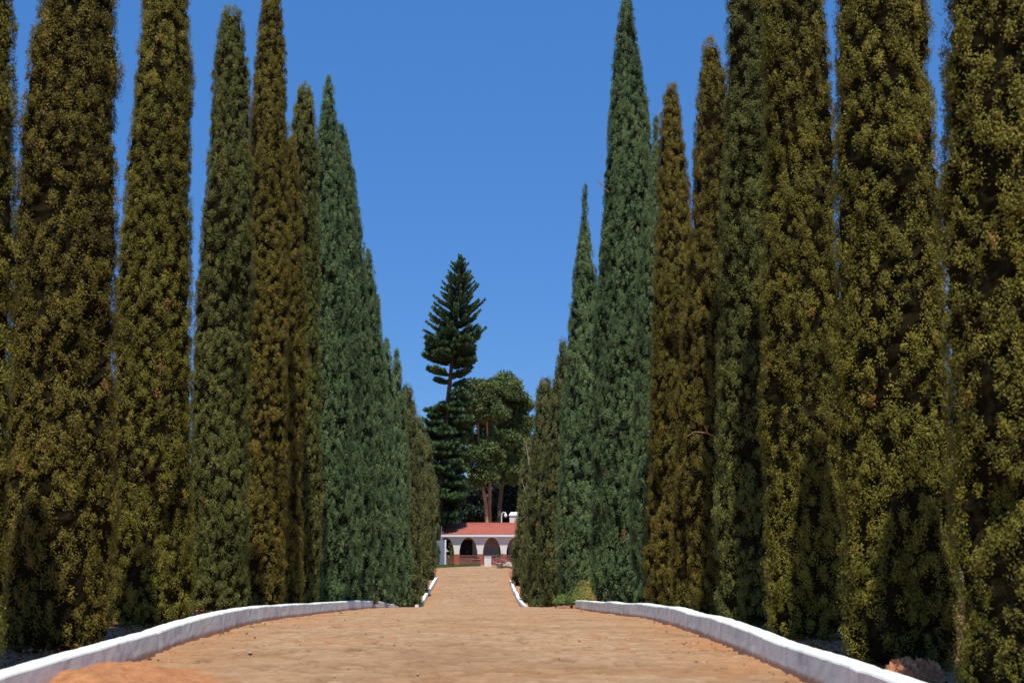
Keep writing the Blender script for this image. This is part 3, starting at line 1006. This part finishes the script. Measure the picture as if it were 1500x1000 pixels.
E4 = [(at(u, v, YH + dy), r) for u, v, dy, r in (
    (690, 732, 0, 1.6), (676, 722, 0, 2.0), (660, 735, 1, 2.0), (700, 752, -1, 1.7), (684, 755, 0, 1.9), (668, 760, 0, 2.0), (714, 765, 0, 1.5), (650, 750, 0, 2.0), (722, 752, 0, 1.6), (640, 735, 0, 2.2), (705, 735, 1, 1.5), (728, 740, 1, 1.5), (712, 750, 2, 1.6), (728, 725, 2, 1.4), (708, 712, 2, 1.7), (738, 715, 2, 1.7), (722, 735, 3, 1.9))]
broad_tree('dark_evergreen', 'low dark bushy tree behind the roof, between the araucaria and the orange stems', gb(682, YH),
           [[gb(682, YH), at(682, 775, YH), at(681, 755, YH), at(680, 730, YH)]],
           E4, G_DARK, M_BARK_A, 14, per=330, ll=0.5, lw=0.28, r0=0.25)

# ---------------------------------------------------------------- house
YH0 = 137.0
ZG = float(zr(YH0)) - 0.02
px = YH0 / F / math.cos(PITCH) ** 0


def hx(u, y=YH0):
    return at(u, 800, y).x


def hz(v, y=YH0):
    return at(697, v, y).z


house = empty('arcaded_house', (hx(720), YH0, ZG), 'white arcaded house with a red tiled veranda roof at the end of the road', 'house')
HO = house.location


def hpart(name, lst, m, parent=None, bev=0.0):
    pl = parent or house
    off = HO
    o = boxes(name, [(a - off.x, b - off.x, c - off.y, d - off.y, e - off.z, f - off.z) for a, b, c, d, e, f in lst], m, pl, bev)
    return o


z_eave, z_sill, z_crown = hz(783), hz(813), hz(787.0)
centres = [652, 686, 720.5, 755, 789, 823]
halfw = 13.2 / F * YH0
x0, x1 = hx(649.5), hx(842)
# arcade wall: solid above the arches, down to the piers
xs = sorted(set(np.round(np.linspace(x0, x1, 420), 4)))
cx = [hx(c) for c in centres]


def low(x):
    for c in cx:
        s = abs(x - c) / halfw
        if s < 1:
            return z_sill + (z_crown - z_sill) * math.sqrt(1 - s ** 2.2)
    return ZG - 0.1


bm = bmesh.new()
T = 0.32
prev = None
for x in xs:
    l = low(x)
    cur = [bm.verts.new((x - HO.x, y - HO.y, z - HO.z)) for y, z in ((YH0, l), (YH0, z_eave + 0.05), (YH0 + T, z_eave + 0.05), (YH0 + T, l))]
    if prev:
        for k in range(4):
            bm.faces.new((prev[k], cur[k], cur[(k + 1) % 4], prev[(k + 1) % 4]))
    else:
        bm.faces.new(cur)
    prev = cur
bm.faces.new(prev[::-1])
bmesh.ops.recalc_face_normals(bm, faces=bm.faces)
me = bpy.data.meshes.new('arcade_wall')
bm.to_mesh(me)
bm.free()
link('arcade_wall', me, M_WHITE, house)
# low brick walls in the arches with a coping, one for each arch, and brick feet of the piers
for c in cx:
    lw_ = hpart('parapet', [(c - halfw - 0.02, c + halfw + 0.02, YH0 + 0.03, YH0 + T - 0.03, ZG - 0.1, z_sill - 0.06)], M_BRICK)
    hpart('coping', [(c - halfw - 0.03, c + halfw + 0.03, YH0 - 0.03, YH0 + T + 0.03, z_sill - 0.058, z_sill)], M_REDPAINT, lw_).location = (0, 0, 0)
for a, b_ in zip(cx[:-1], cx[1:]):
    m_ = (a + b_) / 2
    hw = (b_ - a) / 2 - halfw + 0.035
    hpart('pier_foot', [(m_ - hw, m_ + hw, YH0 - 0.035, YH0 + T + 0.035, ZG - 0.1, z_sill + 0.12)], M_REDPAINT, bev=0.012)
# back of the veranda
yb = YH0 + 2.3
hpart('back_wall', [(x0, x1, yb, yb + 0.25, ZG - 0.1, z_eave + 0.45)], M_CREAM)
hpart('end_wall', [(x0 - 0.25, x0 - 0.003, YH0, yb + 0.25, ZG - 0.1, z_eave + 0.3)], M_WHITE)
hpart('end_wall', [(x1 + 0.003, x1 + 0.25, YH0, yb + 0.25, ZG - 0.1, z_eave + 0.3)], M_WHITE)
hpart('veranda_floor', [(x0, x1, YH0 + T, yb - 0.003, ZG - 0.1, ZG + 0.12)], M_TERRA)
for ua, ub in ((653, 664), (674, 692), (731, 744.5), (796, 806)):
    dr = hpart('door', [(hx(ua, yb), hx(ub, yb), yb - 0.05, yb - 0.004, ZG + 0.13, ZG + 2.35)], M_DOOR, bev=0.01)
    xm = (hx(ua, yb) + hx(ub, yb)) / 2
    hpart('handle', [(xm + 0.06, xm + 0.12, yb - 0.10, yb - 0.052, ZG + 1.1, ZG + 1.25)], M_PAINT, dr)
# roof: sloping tiles with real corrugation, fascia board and gutter
ye, yr = YH0 - 0.30, YH0 + 3.3
zr0, zr1 = hz(782, ye), hz(766.5, yr)
nx_, ns = 900, 14
rxs = np.linspace(hx(646.5), hx(846), nx_)
sl_ = np.linspace(0, 1, ns)
A, S = np.meshgrid(rxs, sl_)
row_step = (S * 9 % 1.0) * 0.02
Zr = zr0 + (zr1 - zr0) * S + 0.028 * np.sin(A * 2 * math.pi / 0.24) - row_step
Yr = ye + (yr - ye) * S
rf = link('roof', grid_mesh('roof', A - HO.x, Yr - HO.y, Zr - HO.z), M_ROOF, house)
Zb = zr1 - (zr1 - zr0) * S + 0.028 * np.sin(A * 2 * math.pi / 0.24)
link('rear_roof', grid_mesh('rear_roof', A - HO.x, yr + 0.02 + (yr - ye) * S - HO.y, Zb - HO.z - 0.01), M_ROOF, house)
# ridge tiles
v, q = tube([(hx(646.5) - HO.x, yr - HO.y, zr1 - HO.z), (hx(846) - HO.x, yr - HO.y, zr1 - HO.z)], [0.10, 0.10], 10)
link('ridge', np_mesh('ridge', v, q, None, None, True), M_ROOF, rf)
hpart('fascia', [(hx(646.5), hx(846), ye - 0.03, ye - 0.002, zr0 - 0.24, zr0 - 0.035)], M_PAINT)
hpart('soffit', [(hx(646.5), hx(846), ye, YH0 - 0.003, zr0 - 0.20, zr0 - 0.16)], M_CREAM)
# chimney with its cap
yc = YH0 + 4.6
ch = hpart('chimney', [(hx(746.5, yc), hx(765, yc), yc, yc + 1.1, z_eave, hz(755, yc))], M_WHITE)
a0, a1, zc0, zc1 = hx(746.5, yc), hx(765, yc), hz(755, yc), hz(749.5, yc)
bm = bmesh.new()
lowv = [bm.verts.new((x - HO.x, y - HO.y, zc0 + 0.002 - HO.z)) for x, y in ((a0 - .06, yc - .08), (a1 + .06, yc - .08), (a1 + .06, yc + 1.18), (a0 - .06, yc + 1.18))]
midv = [bm.verts.new((v_.co.x, v_.co.y, v_.co.z + 0.07)) for v_ in lowv]
topv = [bm.verts.new((x - HO.x, y - HO.y, zc1 - HO.z)) for x, y in ((a0 + .12, yc + .25), (a1 - .12, yc + .25), (a1 - .12, yc + .85), (a0 + .12, yc + .85))]
bm.faces.new(lowv[::-1])
bm.faces.new(topv)
for ra, rb_ in ((lowv, midv), (midv, topv)):
    for k in range(4):
        bm.faces.new((ra[k], ra[(k + 1) % 4], rb_[(k + 1) % 4], rb_[k]))
me = bpy.data.meshes.new('cap')
bm.to_mesh(me)
bm.free()
link('cap', me, M_PAINT, ch)

# ---------------------------------------------------------------- things round the house
# white gooseneck lamp rising behind the ridge
yl = YH0 + 7.0
lb = at(734.5, 800, yl)
lb.z = float(zr(yl))
lamp = empty('yard_lamp', lb, 'white gooseneck lamp on a post rising behind the red roof, beside the chimney', 'lamp')
g = [(lb.x, yl, lb.z)] + [tuple(at(u, v, yl)) for u, v in ((734.6, 765), (734.9, 755), (735.6, 751.3), (737.5, 750.0), (739.6, 750.4), (740.6, 751.5))]
v, q = tube([Vector(p) - lb for p in g], [.07, .06, .055, .05, .05, .05, .05], 9)
link('post', np_mesh('post', v, q, None, None, True), M_PAINT, lamp)
hp = at(740.6, 751.3, yl) - lb
sv, sq = tube([hp, hp + Vector((0, 0, -.06)), hp + Vector((0, 0, -.20)), hp + Vector((0, 0, -.32))], [.05, .10, .17, .16], 14)
sh = link('lamp_shade', np_mesh('lamp_shade', sv, sq, None, None, True), M_PAINT, lamp)
sv, sq = tube([hp + Vector((0, 0, -.20)), hp + Vector((0, 0, -.34)), hp + Vector((0, 0, -.42)), hp + Vector((0, 0, -.46))], [.11, .13, .09, .01], 12)
link('globe', np_mesh('globe', sv, sq, None, None, True), M_CREAM, lamp)
v, q = tube([hp + Vector((0, 0, -.02)), hp + Vector((0, 0, .16))], [.035, .012], 8)
link('finial', np_mesh('finial', v, q, None, None, True), M_PAINT, lamp)

# grey side wall and white post at the left
yw = 134.6
wl = empty('side_wall', (hx(648, yw), yw, ZG), 'grey plastered wall end ending in a white post, left of the arcade', 'wall')
o = boxes('panel', [(hx(636, yw) - hx(648, yw), hx(651.2, yw) - hx(648, yw), -0.12, 0.12, -0.1, hz(791, yw) - ZG)], M_GREY, wl)
o = boxes('post', [(hx(651.4, yw) - hx(648, yw), hx(653.6, yw) - hx(648, yw), -0.16, 0.16, -0.1, hz(790, yw) - ZG)], M_PAINT, wl, 0.01)
o = boxes('bracket', [(hx(653.6, yw) - hx(648, yw) + .002, hx(657, yw) - hx(648, yw), -0.05, 0.05, hz(807.4, yw) - ZG, hz(806.2, yw) - ZG),
                      (hx(654, yw) - hx(648, yw), hx(655, yw) - hx(648, yw), -0.05, 0.05, hz(806, yw) - ZG, hz(803.8, yw) - ZG)], M_PAINT, wl)

# white pedestal in front
yp = 132.6
pz = float(zr(yp))
pd = empty('white_pedestal', (hx(714.5, yp), yp, pz), 'square white block pedestal at the road end, between the brick pier and the pink flowers', 'pedestal')
hw = 5.0 / F * yp
tp = hz(814.6, yp) - pz
boxes('block', [(-hw, hw, -hw, hw, -0.1, tp - 0.07)], M_WHITE, pd, 0.015)
boxes('slab', [(-hw - .03, hw + .03, -hw - .03, hw + .03, tp - 0.068, tp)], M_WHITE, pd, 0.012)


def shrub(name, label, cat, u, v_base, y, blobs, m, seed, per=520, ll=0.10, lw=0.06, stem=True, group=None):
    """blobs: (du, dv, dy, radius) in photo pixels/metres from the base"""
    rng = np.random.default_rng(seed)
    b = at(u, v_base, y)
    b.z = float(zr(y)) - 0.01 + (0.11 if y < 100 else 0)
    t = empty(name, b, label, cat, group)
    k = y / F
    C = [np.array((du * k, dy, dv * k)) for du, dv, dy, r in blobs]
    me = leaf_cloud(rng, C, [b_[3] for b_ in blobs], per, ll, lw, -0.2, 1.0)
    me.name = 'foliage'
    link('foliage', me, m, t)
    if stem:
        W = Parts()
        for c in C:
            v, q = tube([(c[0] * .2, c[1] * .2, -0.05), tuple(c * 0.6), tuple(c)], [0.03, 0.02, 0.008], 6)
            W.add(v, q)
        link('stem', W.mesh('stem', True), M_BARK, t)
    return t


# clipped dark cone in a brick planter before the pier
yq = 135.3
pt = empty('brick_planter', (hx(697, yq), yq, ZG), 'low brick planter in front of the arcade pier, holding a dark cone-shaped bush', 'planter')
hwq = 6.0 / F * yq
tq = hz(818.5, yq) - ZG
boxes('basin', [(-hwq, hwq, -0.35, 0.35, -0.1, tq - 0.06)], M_BRICK, pt)
boxes('rim', [(-hwq - .04, hwq + .04, -0.39, 0.39, tq - 0.058, tq)], M_TERRA, pt, 0.01)
s = shrub('cone_bush', 'dark cone-shaped bush standing in the low brick planter', 'bush', 697.5, 822, yq,
          [(0, 3, 0, .34), (-1, 1, 0, .34), (1.5, 2, .1, .34), (0, 6, 0, .30), (0.3, 11, 0, .24), (0.5, 15, 0, .16), (0.5, 18, 0, .10)], G_DARK, 51)
s.location.z = ZG + 0.32
shrub('climbing_vine', 'yellow-green climbing plant hanging beside the first arch, near the white post', 'plant', 660.5, 822, 136.6,
      [(0, 10, 0, .18), (1.5, 14, 0, .20), (0, 18, 0, .24), (1, 23, 0, .22), (-1, 27, 0, .22), (1, 31, 0, .20), (2, 9, 0, .18), (3, 5, 0, .14), (-2, 12, 0, .12)], G_VINE, 52, per=420, ll=.13, lw=.09)
ss_ = shrub('flower_bush', 'pink flowering bush beside the white pedestal', 'bush', 731, 830, 131.5,
            [(-6, 7, 0, .32), (-2, 8, .2, .36), (3, 8, 0, .36), (7, 7, 0, .28), (0, 5, .3, .36), (-4, 4, 0, .26), (5, 4, 0, .3)], G_SHRUB, 53)
rng = np.random.default_rng(54)
C = [np.array((du * 131.5 / F, dy - .12, dv * 131.5 / F)) for du, dv, dy in ((-7, 9, 0), (-3, 11, 0), (1, 10, -.1), (5, 11, 0), (8, 8, 0), (-5, 6, -.15), (-1, 7, -.2), (4, 7, -.2))]
me = leaf_cloud(rng, C, [.22] * 8, 900, .085, .085, 0, 0.8)
me.name = 'blossom'
link('blossom', me, G_PINK, ss_)
shrub('round_bush', 'light green rounded bush above the pink flowers, before the second pier', 'bush', 733, 826, 134.5,
      [(-4, 13, 0, .30), (0, 16, .1, .34), (4, 14, 0, .30), (0, 11, 0, .36), (-6, 15, 0, .18), (6, 10, 0, .26)], G_SHRUB, 55)
shrub('round_bush', 'small green bush right of the pink flowers, at the edge of the cypress', 'bush', 745, 829, 132.0,
      [(-3, 7, 0, .26), (1, 9, 0, .30), (5, 8, 0, .3), (0, 4, 0, .28), (8, 6, 0, .3)], G_SHRUB, 56)


def stone(bm, c, r, rng):
    m0 = bmesh.ops.create_icosphere(bm, subdivisions=2, radius=1.0)
    sc = np.array(r) * rng.uniform(0.85, 1.15, 3)
    for v_ in m0['verts']:
        n = noise3(np.array([[*(v_.co * 1.6)]]) + c[0] * 9, 3)[0]
        v_.co = Vector((v_.co.x * sc[0], v_.co.y * sc[1], v_.co.z * sc[2])) * (1 + 0.22 * n) + Vector(c)


# round stone urn with a drooping dark plant, and the rocks of the flower bed
yu = 129.6
uz = float(zr(yu))
ub = Vector((hx(731.5, yu), yu, uz))
urn = empty('flower_pot', ub, 'pale round flower pot with a drooping dark plant, at the corner of the rock bed', 'flower pot')
v, q = tube([(0, 0, -.03), (0, 0, .05), (0, 0, .22), (0, 0, .38), (0, 0, .44), (0, 0, .40)], [.16, .20, .30, .33, .35, .28], 18)
link('pot', np_mesh('pot', v, q, None, None, True), M_ROCK, urn)
me = leaf_cloud(np.random.default_rng(60), [np.array((0.0, 0, .5)), np.array((.22, -.1, .42)), np.array((.34, -.2, .25)), np.array((.15, -.3, .2))], [.26, .2, .2, .17], 500, .14, .06, .6, .9)
me.name = 'foliage'
link('foliage', me, G_DARK, urn)
for k, (u, yy, rr, lab) in enumerate(((739, 130.2, (.30, .26, .26), 'pale rock edging the flower bed, nearest the flower pot'), (745, 130.0, (.36, .28, .34), 'largest pale rock of the flower bed edge, in the middle'), (750.5, 129.7, (.28, .26, .25), 'pale rock of the flower bed edge touching the cypress'))):
    bm = bmesh.new()
    stone(bm, (0, 0, rr[2] * .6), rr, np.random.default_rng(70 + k))
    me = bpy.data.meshes.new('bed_rock')
    bm.to_mesh(me)
    bm.free()
    o = link('bed_rock', me, M_ROCK)
    o.location = (hx(u, yy), yy, float(zr(yy)) - 0.03)
    tag(o, lab, 'rock', 'rocks edging the flower bed')

# lawn at the end of the road, left
lx0, lx1 = hx(622, 130), hx(704, 130)
rng = np.random.default_rng(81)
n = 26000
bx = rng.uniform(lx0, lx1, n)
by = rng.uniform(0, 1, n) ** 0.8 * 5.6 + 129.0
edge = 129.2 + 3.9 * np.clip((bx - hx(636, 130)) / (lx1 - hx(636, 130)), 0, 1)
ok = by > edge
bx, by = bx[ok], by[ok]
zb = zr(by) + 0.0
base = np.stack([bx, by, zb], 1)
tip = base + np.stack([rng.normal(0, .04, len(bx)), rng.normal(0, .04, len(bx)), rng.uniform(.05, .13, len(bx))], 1)
v, q = leaf_quads(rng, base, tip, np.full(len(bx), .035), .3)
lawn = link('lawn', np_mesh('lawn', v, q, {'tint': np.repeat(rng.random(len(bx)), 4)}), G_GRASS)
tag(lawn, 'strip of green lawn at the end of the road before the brick parapet', 'grass', kind='stuff')

# ---------------------------------------------------------------- plants beside the near road
def cover(label, u, v, y, sx, sy, h, seed, tint_fn, m, cat='plant', name='succulent_clump', n=5200, ll=.07, lw=.035):
    rng = np.random.default_rng(seed)
    b = at(u, v, y)
    b.z = float(zr(y)) + 0.10
    t = empty(name, b, label, cat)
    a = rng.uniform(-1, 1, n)
    c = rng.uniform(-1, 1, n)
    ok = a * a + c * c < 1
    a, c = a[ok], c[ok]
    hh = h * np.sqrt(np.clip(1 - a * a - c * c, 0, 1)) * (0.85 + 0.25 * noise3(np.stack([a * 3, c * 3, a * 0], 1), seed))
    pos = np.stack([a * sx, c * sy, hh * rng.uniform(.55, 1, len(a))], 1)
    d = unit(rng.normal(size=pos.shape) * .6 + np.array([0, -.2, .9]))
    nr = unit(rng.normal(size=pos.shape) * .45 + np.stack([a, c - 0.25, 0.7 + 0 * a], 1))
    v_, q_ = leaf_faced(pos, d + rng.normal(size=pos.shape) * .5, nr, ll * rng.uniform(.7, 1.3, len(a)), lw * rng.uniform(.7, 1.3, len(a)))
    tt = np.clip(tint_fn(a) + rng.normal(0, .12, len(a)), 0, 1)
    link('leaves', np_mesh('leaves', v_, q_, {'tint': np.repeat(tt, 4)}), m, t)
    W = Parts()
    for k in range(14):
        p = pos[rng.integers(len(pos))]
        tv, tq = tube([(p[0] * .5, p[1] * .5, -.05), tuple(p * .8), tuple(p)], [.014, .010, .006], 5)
        W.add(tv, tq)
    link('stem', W.mesh('stem', True), M_BARK, t)
    return t


cover('low mound of orange and yellow-green succulents behind the right kerb end', 862, 872, 41.9, 0.66, 0.55, 0.66, 91, lambda a: 0.48 + 0.40 * a, G_COVER, n=16000)
cover('small green weed hugging the ground left of the orange succulents', 830, 876, 42.3, 0.40, 0.4, 0.30, 92, lambda a: 0.15 + 0 * a, G_COVER, n=2600, name='ground_weed')
cover('small tuft of yellow-orange weeds behind the left kerb under the blue-green cypresses', 541, 879, 45.6, 0.30, 0.25, 0.16, 93, lambda a: 0.6 + 0 * a, G_COVER, n=1800, name='ground_weed')
cover('pinkish dry-leaved shrub at the foot of the olive cypress by the right edge', 1338, 985, 10.2, 0.20, 0.22, 0.17, 94, lambda a: 0.6 + 0 * a, G_PINKLEAF, name='dry_shrub', n=2200, ll=.06, lw=.045)

# white wall seen through the gap at the right
yv = 34.0
wp = at(1382, 862, yv)
gz = float(zr(yv)) + 0.12
wb = empty('garden_wall', (wp.x, yv, gz), 'white wall showing through the slit between the two rightmost cypresses', 'wall')
boxes('panel', [(-1.2, 7.0, 0, 0.22, -0.2, 2.0)], M_WHITE, wb)
boxes('coping', [(-1.24, 7.04, -0.04, 0.26, 2.003, 2.09)], M_WHITE, wb, 0.01)

# ---------------------------------------------------------------- far hills
th = np.linspace(-0.75, 0.75, 160)
rr = np.linspace(0, 1, 12)
A, B = np.meshgrid(th, rr)
dist = 1500 + 1500 * B
p = np.stack([A.ravel() * 9, B.ravel() * 2, 0 * A.ravel()], 1)
hh = (noise3(p, 40) * 0.5 + noise3(p * 2.3, 41) * 0.25 + 0.65).reshape(A.shape) * 75
X = np.sin(A) * dist
Y = np.cos(A) * dist
Z = -3 + hh * np.sin(np.clip(B * 1.4, 0, 1) * math.pi / 2)
hills = link('hills', grid_mesh('hills', X, Y, Z), M_HILL)
tag(hills, kind='structure')
print('faces', sum(len(o.data.polygons) for o in scene.objects if o.type == 'MESH'))
